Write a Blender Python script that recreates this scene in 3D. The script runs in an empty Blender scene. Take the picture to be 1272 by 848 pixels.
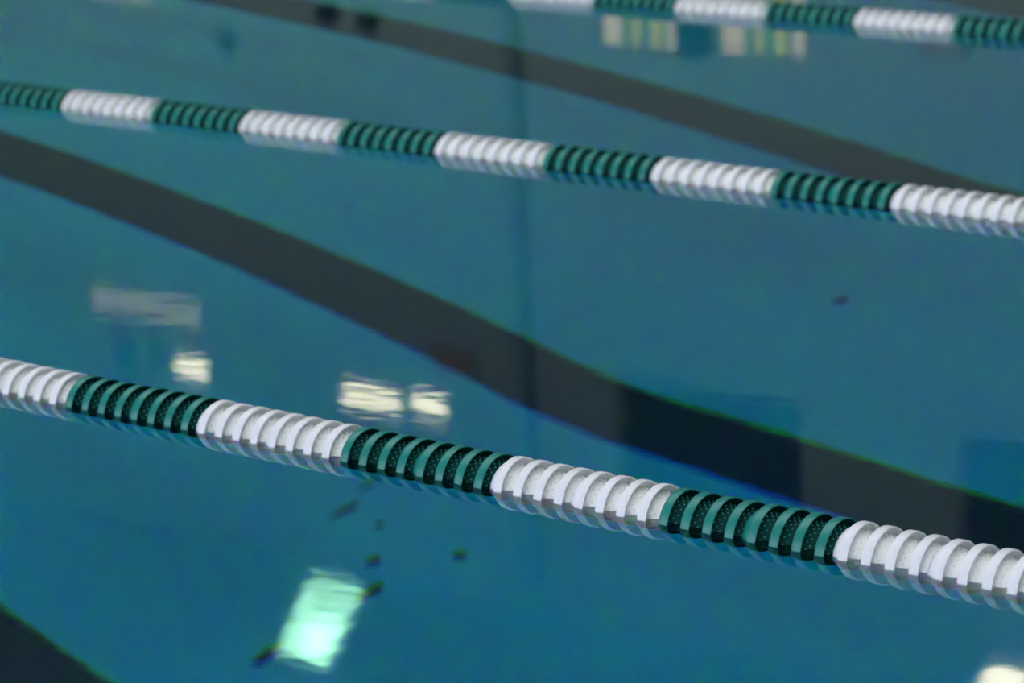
import bpy, bmesh, math, random
from mathutils import Vector, Matrix
random.seed(7)
sc = bpy.context.scene
COL = sc.collection
PI = math.pi

# ------------------------------------------------------------------ helpers
def link(o, parent=None):
    COL.objects.link(o)
    if parent is not None:
        o.parent = parent
    return o

def tag(o, label=None, cat=None, group=None, kind=None):
    if label: o['label'] = label
    if cat: o['category'] = cat
    if group: o['group'] = group
    if kind: o['kind'] = kind
    return o

def mesh_obj(name, bm, mats, parent=None, smooth=True, angle=None):
    bmesh.ops.recalc_face_normals(bm, faces=bm.faces[:])
    me = bpy.data.meshes.new(name)
    bm.to_mesh(me); bm.free()
    for m in (mats if isinstance(mats, (list, tuple)) else [mats]):
        me.materials.append(m)
    if smooth:
        for p in me.polygons: p.use_smooth = True
        if angle: me.set_sharp_from_angle(angle=math.radians(angle))
    return link(bpy.data.objects.new(name, me), parent)

def empty(name, loc=(0, 0, 0)):
    o = bpy.data.objects.new(name, None)
    o.location = loc
    o.empty_display_size = .1
    return link(o)

def add_box(bm, x0, x1, y0, y1, z0, z1, mi=0):
    vs = [bm.verts.new(p) for p in ((x0,y0,z0),(x1,y0,z0),(x1,y1,z0),(x0,y1,z0),(x0,y0,z1),(x1,y0,z1),(x1,y1,z1),(x0,y1,z1))]
    for f in ((0,3,2,1),(4,5,6,7),(0,1,5,4),(1,2,6,5),(2,3,7,6),(3,0,4,7)):
        bm.faces.new([vs[i] for i in f]).material_index = mi

def box_obj(name, b, mat, parent=None):
    bm = bmesh.new(); add_box(bm, *b)
    return mesh_obj(name, bm, mat, parent, smooth=False)

def add_ring_surface(bm, prof, n=48, x0=0.0, close=False, k=1.0):
    """revolve a list of (x, r) about the X axis"""
    rings = []
    for x, r in prof:
        r *= k
        if r < 1e-6:
            rings.append([bm.verts.new((x0 + x, 0, 0))])
        else:
            rings.append([bm.verts.new((x0 + x, r*math.cos(2*PI*i/n), r*math.sin(2*PI*i/n))) for i in range(n)])
    pairs = list(zip(rings[:-1], rings[1:]))
    if close: pairs.append((rings[-1], rings[0]))
    for a, b in pairs:
        for i in range(n):
            j = (i+1) % n
            if len(a) == 1 and len(b) == 1: continue
            if len(a) == 1: bm.faces.new((a[0], b[i], b[j]))
            elif len(b) == 1: bm.faces.new((a[i], a[j], b[0]))
            else: bm.faces.new((a[i], a[j], b[j], b[i]))

# ------------------------------------------------------------------ materials
def new_mat(name):
    m = bpy.data.materials.new(name); m.use_nodes = True
    nt = m.node_tree
    for n in list(nt.nodes): nt.nodes.remove(n)
    out = nt.nodes.new('ShaderNodeOutputMaterial')
    return m, nt, out

def plastic(name, col, rough=.35, spec=.5, var=.06, bump=0.0):
    m, nt, out = new_mat(name)
    p = nt.nodes.new('ShaderNodeBsdfPrincipled')
    p.inputs['Roughness'].default_value = rough
    p.inputs['Specular IOR Level'].default_value = spec
    tc = nt.nodes.new('ShaderNodeTexCoord')
    no = nt.nodes.new('ShaderNodeTexNoise'); no.inputs['Scale'].default_value = 24
    no.inputs['Detail'].default_value = 5
    nt.links.new(tc.outputs['Object'], no.inputs['Vector'])
    r = nt.nodes.new('ShaderNodeMapRange')
    r.inputs['From Min'].default_value = .3; r.inputs['From Max'].default_value = .7
    r.inputs['To Min'].default_value = 1-var; r.inputs['To Max'].default_value = 1+var
    nt.links.new(no.outputs['Fac'], r.inputs['Value'])
    mx = nt.nodes.new('ShaderNodeVectorMath'); mx.operation = 'SCALE'
    mx.inputs[0].default_value = col
    nt.links.new(r.outputs['Result'], mx.inputs['Scale'])
    nt.links.new(mx.outputs['Vector'], p.inputs['Base Color'])
    if bump:
        b = nt.nodes.new('ShaderNodeBump'); b.inputs['Strength'].default_value = 1
        b.inputs['Distance'].default_value = bump
        nt.links.new(no.outputs['Fac'], b.inputs['Height'])
        nt.links.new(b.outputs['Normal'], p.inputs['Normal'])
    nt.links.new(p.outputs[0], out.inputs['Surface'])
    return m

def emitter(name, col, strength=1.0, var=0.0, scale=1.2):
    m, nt, out = new_mat(name)
    e = nt.nodes.new('ShaderNodeEmission')
    e.inputs['Color'].default_value = (*col, 1)
    e.inputs['Strength'].default_value = strength
    if var:
        tc = nt.nodes.new('ShaderNodeTexCoord')
        no = nt.nodes.new('ShaderNodeTexNoise'); no.inputs['Scale'].default_value = scale
        nt.links.new(tc.outputs['Object'], no.inputs['Vector'])
        r = nt.nodes.new('ShaderNodeMapRange')
        r.inputs['From Min'].default_value = .35; r.inputs['From Max'].default_value = .65
        r.inputs['To Min'].default_value = strength*(1-var); r.inputs['To Max'].default_value = strength*(1+var)
        nt.links.new(no.outputs['Fac'], r.inputs['Value'])
        nt.links.new(r.outputs['Result'], e.inputs['Strength'])
    nt.links.new(e.outputs[0], out.inputs['Surface'])
    return m

def mosaic(name, tile_a, tile_b, grout, size=.025, mortar=.06, rough=.35):
    m, nt, out = new_mat(name)
    p = nt.nodes.new('ShaderNodeBsdfPrincipled'); p.inputs['Roughness'].default_value = rough
    tc = nt.nodes.new('ShaderNodeTexCoord')
    br = nt.nodes.new('ShaderNodeTexBrick')
    br.offset = 0.0; br.squash = 1.0
    br.inputs['Scale'].default_value = 1.0
    br.inputs['Brick Width'].default_value = size; br.inputs['Row Height'].default_value = size
    br.inputs['Mortar Size'].default_value = size*mortar; br.inputs['Bias'].default_value = 0
    br.inputs['Color1'].default_value = (*tile_a, 1); br.inputs['Color2'].default_value = (*tile_b, 1)
    br.inputs['Mortar'].default_value = (*grout, 1)
    nt.links.new(tc.outputs['Object'], br.inputs['Vector'])
    nt.links.new(br.outputs['Color'], p.inputs['Base Color'])
    nt.links.new(p.outputs[0], out.inputs['Surface'])
    return m

def water_mat():
    m, nt, out = new_mat('water')
    L = nt.links.new
    tc = nt.nodes.new('ShaderNodeTexCoord')
    mp = nt.nodes.new('ShaderNodeMapping')
    mp.inputs['Rotation'].default_value = (0, 0, math.radians(35))
    mp.inputs['Scale'].default_value = (1.0, 1.6, 1.0)
    L(tc.outputs['Object'], mp.inputs['Vector'])
    n1 = nt.nodes.new('ShaderNodeTexNoise'); n1.inputs['Scale'].default_value = 5.0
    n1.inputs['Detail'].default_value = 2.0; n1.inputs['Roughness'].default_value = .55
    L(mp.outputs[0], n1.inputs['Vector'])
    bu = nt.nodes.new('ShaderNodeBump'); bu.inputs['Strength'].default_value = 1.0
    bu.inputs['Distance'].default_value = RIPPLE
    L(n1.outputs['Fac'], bu.inputs['Height'])
    # dispersion: red, green and blue are bent by slightly different amounts
    adds = []
    for c, ior in (((1,0,0,1), 1.3310), ((0,1,0,1), 1.3350), ((0,0,1,1), 1.3395)):
        r = nt.nodes.new('ShaderNodeBsdfRefraction')
        r.inputs['Color'].default_value = c; r.inputs['IOR'].default_value = ior; r.inputs['Roughness'].default_value = 0
        L(bu.outputs[0], r.inputs['Normal']); adds.append(r)
    a1 = nt.nodes.new('ShaderNodeAddShader'); L(adds[0].outputs[0], a1.inputs[0]); L(adds[1].outputs[0], a1.inputs[1])
    a2 = nt.nodes.new('ShaderNodeAddShader'); L(a1.outputs[0], a2.inputs[0]); L(adds[2].outputs[0], a2.inputs[1])
    gl = nt.nodes.new('ShaderNodeBsdfGlossy'); gl.inputs['Roughness'].default_value = .027   # the finest ripples
    gl.inputs['Color'].default_value = (1, 1, 1, 1)
    L(bu.outputs[0], gl.inputs['Normal'])
    fr = nt.nodes.new('ShaderNodeFresnel'); fr.inputs['IOR'].default_value = 1.335
    L(bu.outputs[0], fr.inputs['Normal'])
    mx = nt.nodes.new('ShaderNodeMixShader')
    L(fr.outputs[0], mx.inputs[0]); L(a2.outputs[0], mx.inputs[1]); L(gl.outputs[0], mx.inputs[2])
    L(mx.outputs[0], out.inputs['Surface'])
    va = nt.nodes.new('ShaderNodeVolumeAbsorption')
    d = max(SIGMA) * 1.02
    va.inputs['Density'].default_value = d
    va.inputs['Color'].default_value = (*[1 - s/d for s in SIGMA], 1)
    L(va.outputs[0], out.inputs['Volume'])
    return m

# ------------------------------------------------------------------ tunables
RIPPLE = .00027
SIGMA = (.48, .098, .034)
WIN_L = 4.5

M_WHITE = plastic('white_float_plastic', (.71, .725, .79), .38, .4, .03)
M_GREENCORE_SHADE = plastic('shaded_green_core_plastic', (.002, .040, .036), .55, .06, .08)  # ring green darkened to paint in the shade between the discs
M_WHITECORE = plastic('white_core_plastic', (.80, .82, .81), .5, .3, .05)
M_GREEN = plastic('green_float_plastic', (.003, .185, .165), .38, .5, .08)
M_CABLE = plastic('steel_cable', (.35, .36, .37), .35, .6)
M_WATER = water_mat()
M_FLOOR = plastic('pale_pool_plaster', (.62, .86, .76), .7, .2, .04)
M_LINE = mosaic('black_mosaic', (.016, .026, .028), (.026, .040, .044), (.055, .07, .07), .05, .10)
M_POOLWALL = mosaic('pale_mosaic', (.50, .66, .72), (.54, .70, .76), (.4, .5, .55), .05)
M_DECK = mosaic('deck_tile', (.36, .35, .32), (.40, .38, .35), (.25, .25, .24), .15, .03, .5)
M_WALL = plastic('painted_block_wall', (.25, .335, .30), .75, .2, .04)
M_ROOF = plastic('roof_boards', (.36, .37, .37), .8, .2, .06)
M_DARK = plastic('dark_glass', (.035, .038, .042), .5, .1, .1)
M_FRAME = plastic('window_frame_metal', (.22, .23, .23), .5, .4)
M_PIPE = plastic('grey_downpipe', (.17, .24, .23), .55, .3)
M_BROWN = plastic('brown_board', (.30, .17, .09), .6, .3, .2)
M_NAVY = plastic('navy_vinyl', (.010, .016, .035), .6, .2)
M_DEBRIS = plastic('wet_debris', (.075, .11, .06), .8, .1, .3)
M_LEAF = plastic('rust_leaf', (.10, .03, .015), .8, .1, .3)
M_DAY = emitter('daylight_pane', (.90, .95, 1.06), WIN_L)
M_ROOF_FILL = emitter('added_roof_fill_pane', (1.0, 1.0, .97), 6.0)
M_CREAM = emitter('sunlit_cream_pane', (1.0, .90, .62), 4.6, .25, 2.0)
M_TANLIT = emitter('dim_tan_pane', (1.0, .90, .60), .55, .25, 2.0)
M_TEAL = plastic('teal_tinted_glass', (.02, .09, .09), .4, .3)
def mint_lens():
    """mint lens, brightest in front of its bulb"""
    m, nt, out = new_mat('mint_lamp_lens'); L = nt.links.new
    tc = nt.nodes.new('ShaderNodeTexCoord'); mp = nt.nodes.new('ShaderNodeMapping')
    mp.inputs['Location'].default_value = (-.10/.34, .17/.34, 0); mp.inputs['Scale'].default_value = (1/.34, 1/.34, 1/.34)
    L(tc.outputs['Object'], mp.inputs['Vector'])
    g = nt.nodes.new('ShaderNodeTexGradient'); g.gradient_type = 'SPHERICAL'; L(mp.outputs[0], g.inputs[0])
    no = nt.nodes.new('ShaderNodeTexNoise'); no.inputs['Scale'].default_value = 4; L(tc.outputs['Object'], no.inputs['Vector'])
    mr = nt.nodes.new('ShaderNodeMapRange'); mr.inputs['From Min'].default_value = .3; mr.inputs['From Max'].default_value = .7
    mr.inputs['To Min'].default_value = 3.0; mr.inputs['To Max'].default_value = 6.5; L(no.outputs['Fac'], mr.inputs['Value'])
    ma = nt.nodes.new('ShaderNodeMath'); ma.operation = 'MULTIPLY_ADD'; ma.inputs[1].default_value = 10; L(g.outputs['Fac'], ma.inputs[0]); L(mr.outputs[0], ma.inputs[2])
    e = nt.nodes.new('ShaderNodeEmission'); e.inputs['Color'].default_value = (.42, 1.0, .60, 1); L(ma.outputs[0], e.inputs['Strength'])
    L(e.outputs[0], out.inputs['Surface']); return m
M_MINT = mint_lens()
M_LAMP = emitter('warm_lamp_lens', (1.0, .92, .66), 8.0)

def striped_pane():
    m, nt, out = new_mat('striped_blind_lit_from_behind')
    L = nt.links.new
    tc = nt.nodes.new('ShaderNodeTexCoord'); sp = nt.nodes.new('ShaderNodeSeparateXYZ')
    L(tc.outputs['Object'], sp.inputs[0])
    mr = nt.nodes.new('ShaderNodeMapRange'); mr.inputs['From Min'].default_value = -.43; mr.inputs['From Max'].default_value = .43
    L(sp.outputs['X'], mr.inputs['Value'])
    cr = nt.nodes.new('ShaderNodeValToRGB'); cr.color_ramp.interpolation = 'CONSTANT'
    cream = (.92, .78, .50, 1); yel = (.75, .70, .20, 1); grn = (.13, .34, .18, 1)
    el = cr.color_ramp.elements
    stops = [(0, cream), (.28, grn), (.40, yel), (.48, grn), (.62, yel), (.72, grn), (.80, cream)]
    el[0].position, el[0].color = stops[0]; el[1].position, el[1].color = stops[1]
    for pos, c in stops[2:]:
        e = el.new(pos); e.color = c
    L(mr.outputs[0], cr.inputs[0])
    em = nt.nodes.new('ShaderNodeEmission'); em.inputs['Strength'].default_value = .85
    L(cr.outputs[0], em.inputs['Color']); L(em.outputs[0], out.inputs['Surface'])
    return m
M_STRIPE = striped_pane()

# ------------------------------------------------------------------ hall dimensions (metres, water surface at z = 0)
LANE = 2.44
PX0, PX1 = -21.5, 4.3           # pool ends
PY0, PY1 = -2.75, 12.5          # pool sides
HX0, HX1, HY0, HY1 = -28.0, 10.5, -12.0, 16.0
DECK = .22
EAVE = 7.4
RIDGE_Y = 2.0
RIDGE = EAVE + .25*(HY1 - RIDGE_Y)
PROFILE = [(-21.5, 1.15), (-12.4, 1.25), (-9.2, 2.46), (-7.9, 3.03), (-6.75, 3.56), (-6.46, 3.71), (-6.26, 3.79), (-6.05, 3.835), (-5.5, 3.875), (-4.7, 3.94), (4.3, 4.1)]
def depth(x):
    for (a, da), (b, db) in zip(PROFILE, PROFILE[1:]):
        if x <= b: return da + (db-da)*(x-a)/(b-a)
    return PROFILE[-1][1]

# ------------------------------------------------------------------ pool shell and water
bm = bmesh.new()
rows = [[bm.verts.new((x, y, -d)) for y in (PY0-.1, PY1+.1)] for x, d in PROFILE]
rows2 = [[bm.verts.new((x, y, -d-.15)) for y in (PY0-.1, PY1+.1)] for x, d in PROFILE]
for a, b, c, d in zip(rows, rows[1:], rows2, rows2[1:]):
    bm.faces.new((a[0], b[0], b[1], a[1])); bm.faces.new((c[0], c[1], d[1], d[0]))
    bm.faces.new((a[0], c[0], d[0], b[0])); bm.faces.new((a[1], b[1], d[1], c[1]))
for a, c in ((rows[0], rows2[0]), (rows[-1], rows2[-1])): bm.faces.new((a[0], a[1], c[1], c[0]))
pool_floor = tag(mesh_obj('floor', bm, M_FLOOR, smooth=False), 'pale blue plaster pool floor sloping down to the deep end', 'pool floor', kind='structure')

for k, lab in enumerate(('black mosaic lane line at the bottom corner of the picture', 'black mosaic lane line under the second lane, bending at the deep end',
                         'black mosaic lane line between the two farther lane ropes', 'black mosaic lane line beyond the farthest lane rope')):
    yc = -1.22 + LANE*(k+1)
    bm = bmesh.new(); w = .185
    xs = [-19.8] + [p[0] for p in PROFILE[1:-1]] + [2.6]
    top = [[bm.verts.new((x, yc+s*w, -depth(x)+.004)) for s in (-1, 1)] for x in xs]
    bot = [[bm.verts.new((x, yc+s*w, -depth(x)-.02)) for s in (-1, 1)] for x in xs]
    for a, b, c, d in zip(top, top[1:], bot, bot[1:]):
        bm.faces.new((a[0], b[0], b[1], a[1])); bm.faces.new((c[0], c[1], d[1], d[0]))
        bm.faces.new((a[0], c[0], d[0], b[0])); bm.faces.new((a[1], b[1], d[1], c[1]))
    for a, c in ((top[0], bot[0]), (top[-1], bot[-1])): bm.faces.new((a[0], a[1], c[1], c[0]))
    o = mesh_obj('lane_line', bm, M_LINE, pool_floor, smooth=False)
    o['label'] = lab

for side, b in (('left', (PX0-.3, PX0, PY0-.3, PY1+.3, -1.6, DECK-.02)), ('right', (PX1, PX1+.3, PY0-.3, PY1+.3, -4.4, DECK-.02)),
          ('near', (PX0, PX1, PY0-.3, PY0, -4.4, DECK-.02)), ('far', (PX0, PX1, PY1, PY1+.3, -4.4, DECK-.02))):
    tag(box_obj('wall_pool_'+side, b, M_POOLWALL), 'pale tiled pool basin wall', 'pool wall', kind='structure')

bm = bmesh.new()     # the body of water, reaching just into the shell
E_ = .05
tp, bt = [], []
for x, d in PROFILE:
    xx = x - E_ if x == PX0 else x + E_ if x == PX1 else x
    tp.append([bm.verts.new((xx, y, 0)) for y in (PY0-E_, PY1+E_)])
    bt.append([bm.verts.new((xx, y, -d-.06)) for y in (PY0-E_, PY1+E_)])
for a, b, c, d in zip(tp, tp[1:], bt, bt[1:]):
    bm.faces.new((a[0], b[0], b[1], a[1])); bm.faces.new((c[0], c[1], d[1], d[0]))
    bm.faces.new((a[0], c[0], d[0], b[0])); bm.faces.new((a[1], b[1], d[1], c[1]))
for a, c in ((tp[0], bt[0]), (tp[-1], bt[-1])): bm.faces.new((a[0], a[1], c[1], c[0]))
tag(mesh_obj('water', bm, M_WATER, smooth=False), 'calm clear blue-green pool water filling the basin', 'water', kind='structure')

# ------------------------------------------------------------------ hall shell
bm = bmesh.new()
for b in ((HX0, HX1, HY0, PY0-.3, -.1, DECK), (HX0, HX1, PY1+.3, HY1, -.1, DECK), (HX0, PX0-.3, PY0-.3, PY1+.3, -.1, DECK), (PX1+.3, HX1, PY0-.3, PY1+.3, -.1, DECK)):
    add_box(bm, *b)
tag(mesh_obj('floor_deck', bm, M_DECK, smooth=False), 'tiled pool deck around the basin', 'floor', kind='structure')

def wall_with_holes(name, axis, at, thick, u0, u1, z0, z1, holes, label):
    """a wall of blocks around rectangular openings (u0, u1, z0, z1)"""
    us = sorted({u0, u1, *[h[0] for h in holes], *[h[1] for h in holes]})
    zs = sorted({z0, z1, *[h[2] for h in holes], *[h[3] for h in holes]})
    bm = bmesh.new()
    for a, b in zip(us, us[1:]):
        for c, d in zip(zs, zs[1:]):
            mu, mz = (a+b)/2, (c+d)/2
            if any(h[0] < mu < h[1] and h[2] < mz < h[3] for h in holes): continue
            if axis == 'y': add_box(bm, a, b, at, at+thick, c, d)
            else: add_box(bm, at, at+thick, a, b, c, d)
    bmesh.ops.remove_doubles(bm, verts=bm.verts[:], dist=1e-5)
    return tag(mesh_obj(name, bm, M_WALL, smooth=False), label, 'wall', kind='structure')

NEAR = [(-25.5+7.0*i, -25.5+7.0*i+6.2, 1.1, 6.2) for i in range(5)]
STR1, STR2 = (-15.45, -14.65, 1.05, 2.48), (-14.29, -13.44, 1.05, 2.46)
STR3 = (-21.3, -20.4, 1.05, 2.46)
PAIR1, PAIR2 = (-18.44, -17.69, 5.70, 5.92), (-17.63, -17.16, 5.66, 5.89)
LWIN = (-20.49, -20.00, 5.72, 5.92)
TAN = (-21.56, -20.05, 5.17, 5.45)
TEAL1, TEAL2 = (-21.21, -20.90, 5.64, 6.05), (-20.76, -20.55, 5.62, 5.85)
DK1, DK2 = (-15.34, -13.52, 5.17, 6.25), (-12.09, -10.3, 5.17, 6.25)
FAR = [STR1, STR2, STR3, PAIR1, PAIR2, LWIN, TAN, TEAL1, TEAL2, DK1, DK2]
wall_with_holes('wall_near', 'y', HY0-.3, .3, HX0-.3, HX1+.3, 0, EAVE, NEAR, 'painted wall with tall windows along the near side')
wall_with_holes('wall_far', 'y', HY1, .3, HX0-.3, HX1+.3, 0, EAVE, FAR, 'painted block wall along the far side of the hall')
for nm, x, lab in (('wall_left', HX0-.3, 'painted gable wall beyond the shallow end'), ('wall_right', HX1, 'painted gable wall beyond the deep end')):
    bm = bmesh.new()
    pts = [(HY0, 0), (HY1, 0), (HY1, EAVE), (RIDGE_Y, RIDGE), (HY0, EAVE)]
    a = [bm.verts.new((x, y, z)) for y, z in pts]; b = [bm.verts.new((x+.3, y, z)) for y, z in pts]
    bm.faces.new(a); bm.faces.new(b[::-1])
    for i in range(5): bm.faces.new((a[i], a[(i+1) % 5], b[(i+1) % 5], b[i]))
    tag(mesh_obj(nm, bm, M_WALL, smooth=False), lab, 'wall', kind='structure')
bm = bmesh.new()
pts = [(HY0-.3, EAVE), (RIDGE_Y, RIDGE), (HY1+.3, EAVE)]
pr = [[bm.verts.new((x, y, z+dz)) for y, z in pts] for dz in (0, .2) for x in (HX0-.3, HX1+.3)]
for i in (0, 1):
    bm.faces.new((pr[0][i], pr[0][i+1], pr[1][i+1], pr[1][i])); bm.faces.new((pr[2][i], pr[3][i], pr[3][i+1], pr[2][i+1]))
    bm.faces.new((pr[0][i], pr[2][i], pr[2][i+1], pr[0][i+1])); bm.faces.new((pr[1][i], pr[1][i+1], pr[3][i+1], pr[3][i]))
for i in (0, 2): bm.faces.new((pr[0][i], pr[1][i], pr[3][i], pr[2][i]))
tag(mesh_obj('ceiling', bm, M_ROOF, smooth=False), 'sloping boarded roof over the pool hall', 'ceiling', kind='structure')

wn = [0]
def window(h, y, out_dir, pane, label, mullions=0, fr=.05):
    """frame + pane set in an opening of a wall that runs along X"""
    wn[0] += 1
    u0, u1, z0, z1 = h
    cx, cz = (u0+u1)/2, (z0+z1)/2
    root = empty('window_%d' % wn[0], (cx, y, cz))
    tag(root, label, 'window', kind='structure')
    hw, hz = (u1-u0)/2, (z1-z0)/2
    bm = bmesh.new()
    for b in ((-hw, hw, -.03, .03, -hz, -hz+fr), (-hw, hw, -.03, .03, hz-fr, hz), (-hw, -hw+fr, -.03, .03, -hz+fr, hz-fr), (hw-fr, hw, -.03, .03, -hz+fr, hz-fr)):
        add_box(bm, *b)
    for i in range(mullions):
        x = -hw + 2*hw*(i+1)/(mullions+1); add_box(bm, x-fr/2, x+fr/2, -.025, .025, -hz+fr, hz-fr)
    mesh_obj('frame', bm, M_FRAME, root, smooth=False)
    bm = bmesh.new(); add_box(bm, -hw+fr*.6, hw-fr*.6, -.008, .008, -hz+fr*.6, hz-fr*.6)
    mesh_obj('pane', bm, pane, root, smooth=False)
    return root
for i, h in enumerate(NEAR): window(h, HY0-.12, -1, M_DAY, 'tall bright daylight window of the near wall', 3, .09)
window(STR1, HY1+.10, 1, M_STRIPE, 'lit window with cream, yellow and green striped blind', 0, .03)
window(STR2, HY1+.10, 1, M_STRIPE, 'second lit window with striped blind, past the dark banner', 0, .03)
window(STR3, HY1+.10, 1, M_TANLIT, 'dim lit window low on the far wall', 0, .03)
window(PAIR1, HY1+.10, 1, M_CREAM, 'bright cream slot window high on the far wall', 0, .015)
window(PAIR2, HY1+.10, 1, M_CREAM, 'shorter bright cream slot window beside its twin', 0, .015)
window(LWIN, HY1+.10, 1, M_CREAM, 'small bright cream window high on the far wall', 0, .015)
window(TAN, HY1+.10, 1, M_TANLIT, 'long dim tan window band', 0, .02)
window(TEAL1, HY1+.10, 1, M_TEAL, 'dark teal window below the tan band', 0, .02)
window(TEAL2, HY1+.10, 1, M_TEAL, 'narrow dark teal window', 0, .02)
window(DK1, HY1+.10, 1, M_DARK, 'large unlit dark window high on the far wall', 0, .03)
window(DK2, HY1+.10, 1, M_DARK, 'second large unlit dark window', 0, .03)

SL = (RIDGE-EAVE)/(HY1-RIDGE_Y)
for sgn in (1, -1):  # unseen glowing panels added under the roof to brighten the pool floor
    slope = SL if sgn > 0 else (RIDGE-EAVE)/(RIDGE_Y-HY0+.3)
    for i in range(6):
        wn[0] += 1
        x0 = -17.0 + 3.6*i
        y0, y1 = RIDGE_Y+sgn*1.0, RIDGE_Y+sgn*2.9
        z0, z1 = RIDGE-slope*1.0-.06, RIDGE-slope*2.9-.06
        root = tag(empty('window_%d' % wn[0], (x0, y0, z0)), 'added glowing roof panel beside the ridge, brightening the pool', 'window', kind='structure')
        bm = bmesh.new(); q = [bm.verts.new(p) for p in ((0,0,0), (2.6,0,0), (2.6,y1-y0,z1-z0), (0,y1-y0,z1-z0))]; bm.faces.new(q)
        mesh_obj('pane', bm, M_ROOF_FILL, root, False)
        bm = bmesh.new()
        for a, b in ((0, 1), (1, 2), (2, 3), (3, 0)):
            P = [Vector(((0,0,0), (2.6,0,0), (2.6,y1-y0,z1-z0), (0,y1-y0,z1-z0))[k]) for k in (a, b)]
            mn = [min(P[0][k], P[1][k])-.05 for k in range(3)]; mx = [max(P[0][k], P[1][k])+.05 for k in range(3)]
            if abs(P[0].y-P[1].y) < 1e-6: add_box(bm, mn[0], mx[0], mn[1], mx[1], mn[2], mx[2])
            else:
                for st in range(6):
                    A = P[0].lerp(P[1], st/6); B = P[0].lerp(P[1], (st+1)/6)
                    add_box(bm, A.x-.05, A.x+.05, min(A.y, B.y), max(A.y, B.y), min(A.z, B.z)-.04, max(A.z, B.z)+.04)
        mesh_obj('frame', bm, M_FRAME, root, False)

# ------------------------------------------------------------------ lane ropes
PITCH = .7554115/16
R_ = .0730
KR = .066/.073        # radii below are drawn for a 146 mm ring and brought down to 132 mm
def disc_profile(w0=.0015, w1=.0225):
    return [(w0-.002, .050), (w0-.0012, .058), (w0, .0675), (w0+.0015, .0712), (w0+.005, R_), (w1-.0010, R_), (w1, R_-.0009), (w1, R_-.0026),
            (w1-.0012, R_-.0034), (w0+.007, R_-.0038), (w0+.0050, .062), (w0+.0050, .050)]
def disc_bm(n=64):
    bm = bmesh.new(); add_ring_surface(bm, disc_profile(), n, 0, close=True, k=KR); return bm

def core_bm(n=48, nose=True, tail=False):
    """hollow core of a four-disc float: domed nose, then four tapering drums with rows of little pips"""
    bm = bmesh.new()
    if nose: prof = [(-.0240, 0), (-.0240, .020), (-.0232, .034), (-.0212, .0445), (-.0175, .0525), (-.0125, .0585), (-.006, .0622), (0, .0645), (.004, .066)]
    else: prof = [(0, 0), (0, .050), (.001, .057), (.0065, .060)]
    for k in range(4):
        a = k*PITCH
        if k: prof += [(a+.0005, .047), (a+.003, .056), (a+.0065, .0590)]
        prof += [(a+.0110, .0575), (a+.018, .0548), (a+.028, .0505), (a+.0425, .0465)]
    e = 4*PITCH
    prof += [(e+.001, .046), (e+.001, .012), (e+.001, 0)] if tail else [(e-.018, .044), (e-.018, .012), (e-.018, 0)]
    if not tail: prof = [p for p in prof if p[0] < e-.0185] + prof[-3:]
    add_ring_surface(bm, prof, n, k=KR)
    return bm

def add_pips(bm):
    for k in range(4):
        for row, (x, r) in enumerate(((.0150, .0560), (.0215, .0533), (.0280, .0505))):
            for i in range(22):
                t = 2*PI*(i + .5*(row % 2))/22
                c, s = math.cos(t), math.sin(t)
                e_r = Vector((0, c, s)); e_t = Vector((0, -s, c)); e_x = Vector((1, 0, 0))
                o = e_x*(x + k*PITCH) + e_r*(r*KR-.0006)
                base = [bm.verts.new(o + e_t*(.0021*math.cos(q*PI/3)) + e_x*(.0021*math.sin(q*PI/3))) for q in range(6)]
                mid = [bm.verts.new(o + e_r*.0022 + e_t*(.0016*math.cos(q*PI/3)) + e_x*(.0016*math.sin(q*PI/3))) for q in range(6)]
                tp_ = bm.verts.new(o + e_r*.0030)
                for q in range(6):
                    z = (q+1) % 6
                    for fc in ((base[q], base[z], mid[z], mid[q]), (mid[q], mid[z], tp_)): bm.faces.new(fc).material_index = 2

def mesh_of(name, bm, mat, angle=35):
    bmesh.ops.recalc_face_normals(bm, faces=bm.faces[:])
    me = bpy.data.meshes.new(name); bm.to_mesh(me); bm.free(); me.materials.append(mat)
    for p in me.polygons: p.use_smooth = True
    me.set_sharp_from_angle(angle=math.radians(angle))
    return me
CORE = {}
DISC = {}
for c, m, mc in (('white', M_WHITE, M_WHITECORE), ('green', M_GREEN, M_GREENCORE_SHADE)):
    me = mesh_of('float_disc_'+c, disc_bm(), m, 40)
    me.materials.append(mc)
    for p in me.polygons:                          # inside of the ring: core colour, so the green takes the painted shade too
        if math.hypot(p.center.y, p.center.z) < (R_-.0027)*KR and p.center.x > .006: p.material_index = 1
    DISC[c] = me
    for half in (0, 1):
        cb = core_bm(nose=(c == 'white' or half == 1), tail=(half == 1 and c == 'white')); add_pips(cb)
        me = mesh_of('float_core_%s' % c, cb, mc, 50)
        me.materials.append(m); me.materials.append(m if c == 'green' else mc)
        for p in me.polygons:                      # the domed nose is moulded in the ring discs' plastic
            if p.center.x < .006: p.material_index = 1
        CORE[c, half] = me

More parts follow.
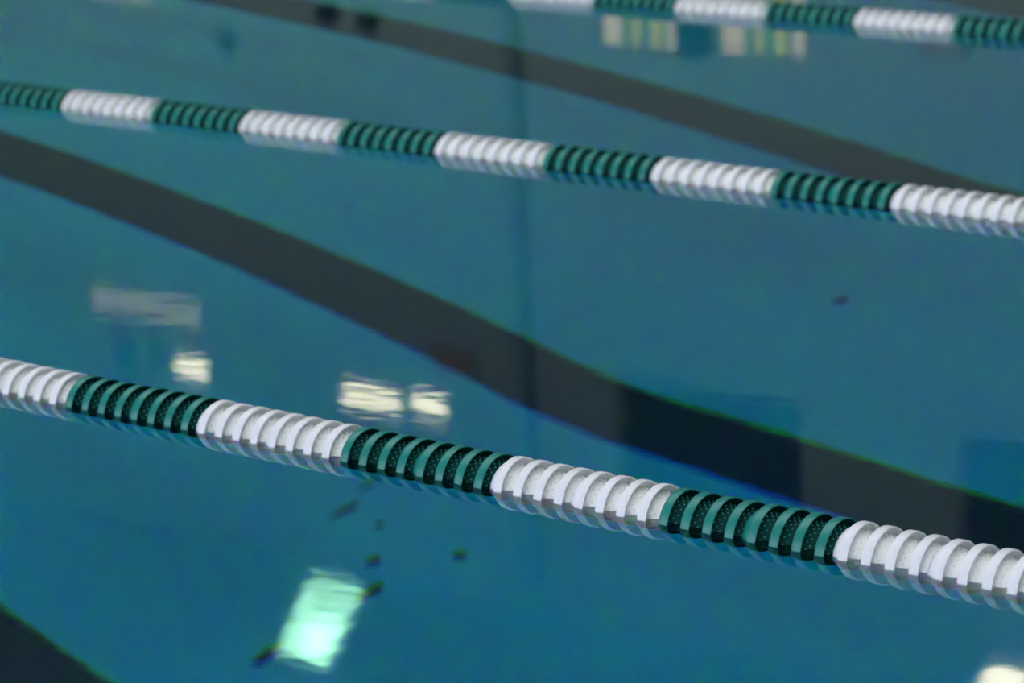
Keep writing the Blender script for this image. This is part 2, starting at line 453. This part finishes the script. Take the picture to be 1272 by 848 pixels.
AXIS_Z = -.0155
FLOAT_L = 4*PITCH
def lane_rope(y, offset, first, last, label):
    """first/last: index of the first and last eight-disc segment in the photograph; even index = green when offset is a green start"""
    root = empty('lane_rope', (offset, y, AXIS_Z))
    tag(root, label, 'lane rope', 'lane ropes floating across the pool')
    rnd = random.Random(int(y*100)+3)
    for seg in range(first, last+1):
        col = 'green' if seg % 2 == 0 else 'white'
        for half in (0, 1):
            core, disc = CORE[col, half], DISC[col]
            f = bpy.data.objects.new('float', core)
            f.location = ((seg*8 + half*4)*PITCH, 0, rnd.uniform(-.0008, .0008))
            f.rotation_euler = (rnd.uniform(0, 6.28), 0, 0)
            f['label'] = '%s plastic float with four ring discs' % col
            link(f, root)
            for k in range(4):
                d = bpy.data.objects.new('disc', disc)
                d.location = (k*PITCH, 0, 0)
                link(d, f)
    # the same floats carry on to both ends of the pool, outside the photograph
    for col, mat in (('green', M_GREEN), ('white', M_WHITE)):
        bm = bmesh.new(); got = False
        for seg in range(-70, 70):
            if first <= seg <= last or (seg % 2 == 0) != (col == 'green'): continue
            x0 = offset + seg*8*PITCH
            if x0 < PX0+.3 or x0 + 8*PITCH > PX1-.3: continue
            got = True
            for k in range(8):
                add_ring_surface(bm, disc_profile(), 28, (seg*8+k)*PITCH, close=True, k=KR)
                a = (seg*8+k)*PITCH
                add_ring_surface(bm, [(a-.002, .0), (a-.002, .050), (a+.008, .062), (a+.02, .0565), (a+.045, .047), (a+.045, 0)], 20, k=KR)
        if got:
            o = mesh_obj('float_run', bm, mat, root, True, 40)
            tag(o, 'run of %s floats reaching to the pool ends' % col, kind='stuff')
        else: bm.free()
    bm = bmesh.new()
    add_ring_surface(bm, [(PX0+.02-offset, 0), (PX0+.02-offset, .003), (PX1-.02-offset, .003), (PX1-.02-offset, 0)], 10)
    o = mesh_obj('cable', bm, M_CABLE, root, True, 40)
    o['label'] = 'thin steel cable threaded through the floats'
    return root

HP = 8*PITCH
lane_rope(0.0, -4.7493, -2, 6, 'green and white lane rope nearest the camera, ring discs in sharp focus')
lane_rope(LANE, -7.2720 - HP, -1, 11, 'middle lane rope of white and green floats, floating between two other ropes')
lane_rope(2*LANE, -7.0357, -3, 6, 'blurred lane rope farthest from the camera, at the top edge')

# ------------------------------------------------------------------ debris on the pool floor
def debris(name, x, y, lx, ly, mat, label, cat, group=None):
    bm = bmesh.new()
    rnd = random.Random(int(abs(x*1000+y*77)))
    n = 18; z = -depth(x)
    def ring(s, h):
        out = []
        for i in range(n):
            t = 2*PI*i/n; k = s*(1+rnd.uniform(-.28, .28))
            out.append(bm.verts.new((lx/2*k*math.cos(t), ly/2*k*math.sin(t), h)))
        return out
    a, b, c = ring(1, .002), ring(.75, .010), ring(.35, .014)
    for p, q in ((a, b), (b, c)):
        for i in range(n): bm.faces.new((p[i], p[(i+1) % n], q[(i+1) % n], q[i]))
    bm.faces.new(c); bm.faces.new(a[::-1])
    o = mesh_obj(name, bm, mat)
    o.location = (x, y, z)
    sl = (depth(x+.05)-depth(x-.05))/.1
    o.rotation_euler = (0, math.atan(sl), 0)
    return tag(o, label, cat, group)
G = 'dark debris on the pool floor'
debris('leaf', -6.03, 4.91, .040, .070, M_LEAF, 'small rust-brown leaf on the pool floor below the middle lane rope', 'leaf')
debris('debris_streak', -6.335, 2.55, .020, .15, M_DEBRIS, 'long dark streak of debris on the pool floor beside the nearest rope', 'debris', G)
debris('debris_streak', -6.38, 2.71, .016, .09, M_DEBRIS, 'short dark streak of debris right under the nearest rope', 'debris', G)
debris('debris_clump', -6.09, 2.40, .035, .060, M_DEBRIS, 'dark clump of debris just above the mint green reflection', 'debris', G)
debris('debris_clump', -5.91, 2.59, .040, .055, M_DEBRIS, 'small dark clump of debris alone on the blue pool floor', 'debris', G)
debris('debris_streak', -5.98, 2.25, .040, .13, M_DEBRIS, 'dark streak of debris at the upper corner of the mint reflection', 'debris', G)
debris('debris_streak', -5.99, 1.81, .040, .13, M_DEBRIS, 'dark streak of debris at the lower corner of the mint reflection', 'debris', G)
debris('debris_clump', -6.21, 2.57, .020, .035, M_DEBRIS, 'faint dark speck of debris between the streaks and the rope', 'debris', G)

# ------------------------------------------------------------------ fittings on the far side that the water mirrors
def downpipe(x):
    root = empty('downpipe', (x, HY1-.09, DECK))
    tag(root, 'grey downpipe running up the far wall', 'pipe')
    bm = bmesh.new(); r = .07
    for z0, z1, rr in ((0, EAVE-DECK-.05, r),):
        a = [bm.verts.new((rr*math.cos(2*PI*i/20), rr*math.sin(2*PI*i/20), z0)) for i in range(20)]
        b = [bm.verts.new((rr*math.cos(2*PI*i/20), rr*math.sin(2*PI*i/20), z1)) for i in range(20)]
        for i in range(20): bm.faces.new((a[i], a[(i+1) % 20], b[(i+1) % 20], b[i]))
        bm.faces.new(a[::-1]); bm.faces.new(b)
    mesh_obj('pipe', bm, M_PIPE, root, True, 40)
    for z in (1.2, 3.4, 5.6):
        bm = bmesh.new(); add_box(bm, -.1, .1, -.085, .085, z, z+.05); mesh_obj('bracket', bm, M_FRAME, root, False)
downpipe(-16.25)

def board(name, x0, x1, z0, z1, mat, label, cat):
    root = empty(name, ((x0+x1)/2, HY1-.03, z0)); tag(root, label, cat)
    hw = (x1-x0)/2; h = z1-z0
    bm = bmesh.new(); add_box(bm, -hw, hw, -.012, .012, 0, h); mesh_obj('panel', bm, mat, root, False)
    bm = bmesh.new()
    for b in ((-hw-.03, hw+.03, -.025, .025, -.03, 0), (-hw-.03, hw+.03, -.025, .025, h, h+.03), (-hw-.03, -hw, -.025, .025, 0, h), (hw, hw+.03, -.025, .025, 0, h)): add_box(bm, *b)
    mesh_obj('frame', bm, M_FRAME if mat is not M_FRAME else M_BROWN, root, False)
board('notice_board', -17.28, -16.82, 5.22, 5.42, M_BROWN, 'brown wooden board high on the far wall', 'board')
board('notice_board', -12.38, -12.03, 2.10, 2.30, M_BROWN, 'small brown notice board low on the far wall', 'board')

def round_banner(x, z0, z1, hw):
    bm = bmesh.new(); n = 24
    pts = [(-hw, z0), (hw, z0)] + [(hw*math.cos(PI*i/n), z1-hw*.6 + hw*.6*math.sin(PI*i/n)) for i in range(n+1)]
    a = [bm.verts.new((x+u, HY1-.05, z)) for u, z in pts]; b = [bm.verts.new((x+u, HY1-.003, z)) for u, z in pts]
    bm.faces.new(a); bm.faces.new(b[::-1])
    for i in range(len(pts)):
        j = (i+1) % len(pts); bm.faces.new((a[i], a[j], b[j], b[i]))
    tag(mesh_obj('banner', bm, M_NAVY, smooth=False), 'dark navy round-topped banner hung between the striped windows', 'banner')
round_banner(-14.46, DECK, 2.50, .155)

def speaker(x, z, r, label):
    root = empty('wall_speaker', (x, HY1-.01, z)); tag(root, label, 'speaker', 'dark round wall speakers')
    bm = bmesh.new(); n = 28
    prof = [(0, 0), (0, r), (.10, r), (.14, r*.9), (.15, r*.75), (.12, r*.3), (.12, 0)]
    rings = []
    for d, rr in prof: rings.append([bm.verts.new((max(rr, .001)*math.cos(2*PI*i/n), -d, max(rr, .001)*math.sin(2*PI*i/n))) for i in range(n)])
    for a, b in zip(rings, rings[1:]):
        for i in range(n): bm.faces.new((a[i], a[(i+1) % n], b[(i+1) % n], b[i]))
    mesh_obj('housing', bm, M_NAVY, root, True, 40)
    bm = bmesh.new(); add_box(bm, -.03, .03, -.08, .0, r-.01, r+.09); mesh_obj('bracket', bm, M_FRAME, root, False)
speaker(-18.25, 2.37, .085, 'dark round speaker on the far wall, one of a close pair')
speaker(-17.79, 2.41, .085, 'dark round speaker on the far wall, other of a close pair')
speaker(-19.45, 2.70, .08, 'dark round speaker alone on the far wall, mounted higher')

def floodlight(c, w, l, tilt, lens, label):
    root = empty('floodlight', c); tag(root, label, 'lamp'); root.rotation_euler = (tilt, 0, 0)
    bm = bmesh.new(); hw, hl = w/2+.03, l/2+.03
    a = [bm.verts.new((s*hw, t*hl, .0)) for s, t in ((-1,-1),(1,-1),(1,1),(-1,1))]
    b = [bm.verts.new((s*hw*.7, t*hl*.7, .16)) for s, t in ((-1,-1),(1,-1),(1,1),(-1,1))]
    for i in range(4): bm.faces.new((a[i], a[(i+1) % 4], b[(i+1) % 4], b[i]))
    bm.faces.new(b); bm.faces.new(a[::-1])
    mesh_obj('housing', bm, M_FRAME, root, False)
    bm = bmesh.new(); add_box(bm, -w/2, w/2, -l/2, l/2, -.02, -.004); mesh_obj('lens', bm, lens, root, False)
    bm = bmesh.new(); add_box(bm, -.03, .03, -.03, .03, .15, .75); mesh_obj('mounting_arm', bm, M_FRAME, root, False)
floodlight((-16.43, 13.44, 6.77), .545, .69, -math.radians(45), M_MINT, 'tilted mint green floodlight hung from the roof')
floodlight((-11.42, 15.5, 6.95), .33, .36, -math.radians(20), M_LAMP, 'small warm floodlight under the eaves')

# ------------------------------------------------------------------ world, camera, render look
w = bpy.data.worlds.new('hall_world'); sc.world = w; w.use_nodes = True
w.node_tree.nodes['Background'].inputs['Color'].default_value = (.6, .75, 1, 1)
w.node_tree.nodes['Background'].inputs['Strength'].default_value = .3

F = 4000.0
yaw, pitch, roll, D, H = -.6750475, .2538018, -.0377203, 4.502752, 1.770300
v = Vector((math.sin(yaw)*math.cos(pitch), math.cos(yaw)*math.cos(pitch), -math.sin(pitch)))
r = v.cross(Vector((0, 0, 1))).normalized(); u = r.cross(v)
r2 = math.cos(roll)*r + math.sin(roll)*u; u2 = -math.sin(roll)*r + math.cos(roll)*u
cam = bpy.data.cameras.new('camera'); co = link(bpy.data.objects.new('camera', cam))
co.matrix_world = Matrix((( r2.x, u2.x, -v.x, 0), (r2.y, u2.y, -v.y, -D), (r2.z, u2.z, -v.z, H), (0, 0, 0, 1)))
cam.sensor_fit = 'HORIZONTAL'; cam.sensor_width = 36; cam.lens = F*36/1272
cam.clip_start = .05; cam.clip_end = 200
cam.dof.use_dof = True; cam.dof.focus_distance = 5.80; cam.dof.aperture_fstop = 3.6
sc.camera = co

sc.view_settings.view_transform = 'Standard'; sc.view_settings.look = 'None'
sc.view_settings.exposure = 0.0; sc.view_settings.gamma = 1.0; sc.view_settings.use_curve_mapping = False
c = sc.cycles
c.use_denoising = True
c.max_bounces = 14; c.diffuse_bounces = 5; c.glossy_bounces = 6; c.transmission_bounces = 10; c.transparent_max_bounces = 8
c.caustics_refractive = True; c.caustics_reflective = True
c.sample_clamp_indirect = 12
c.blur_glossy = 0.0
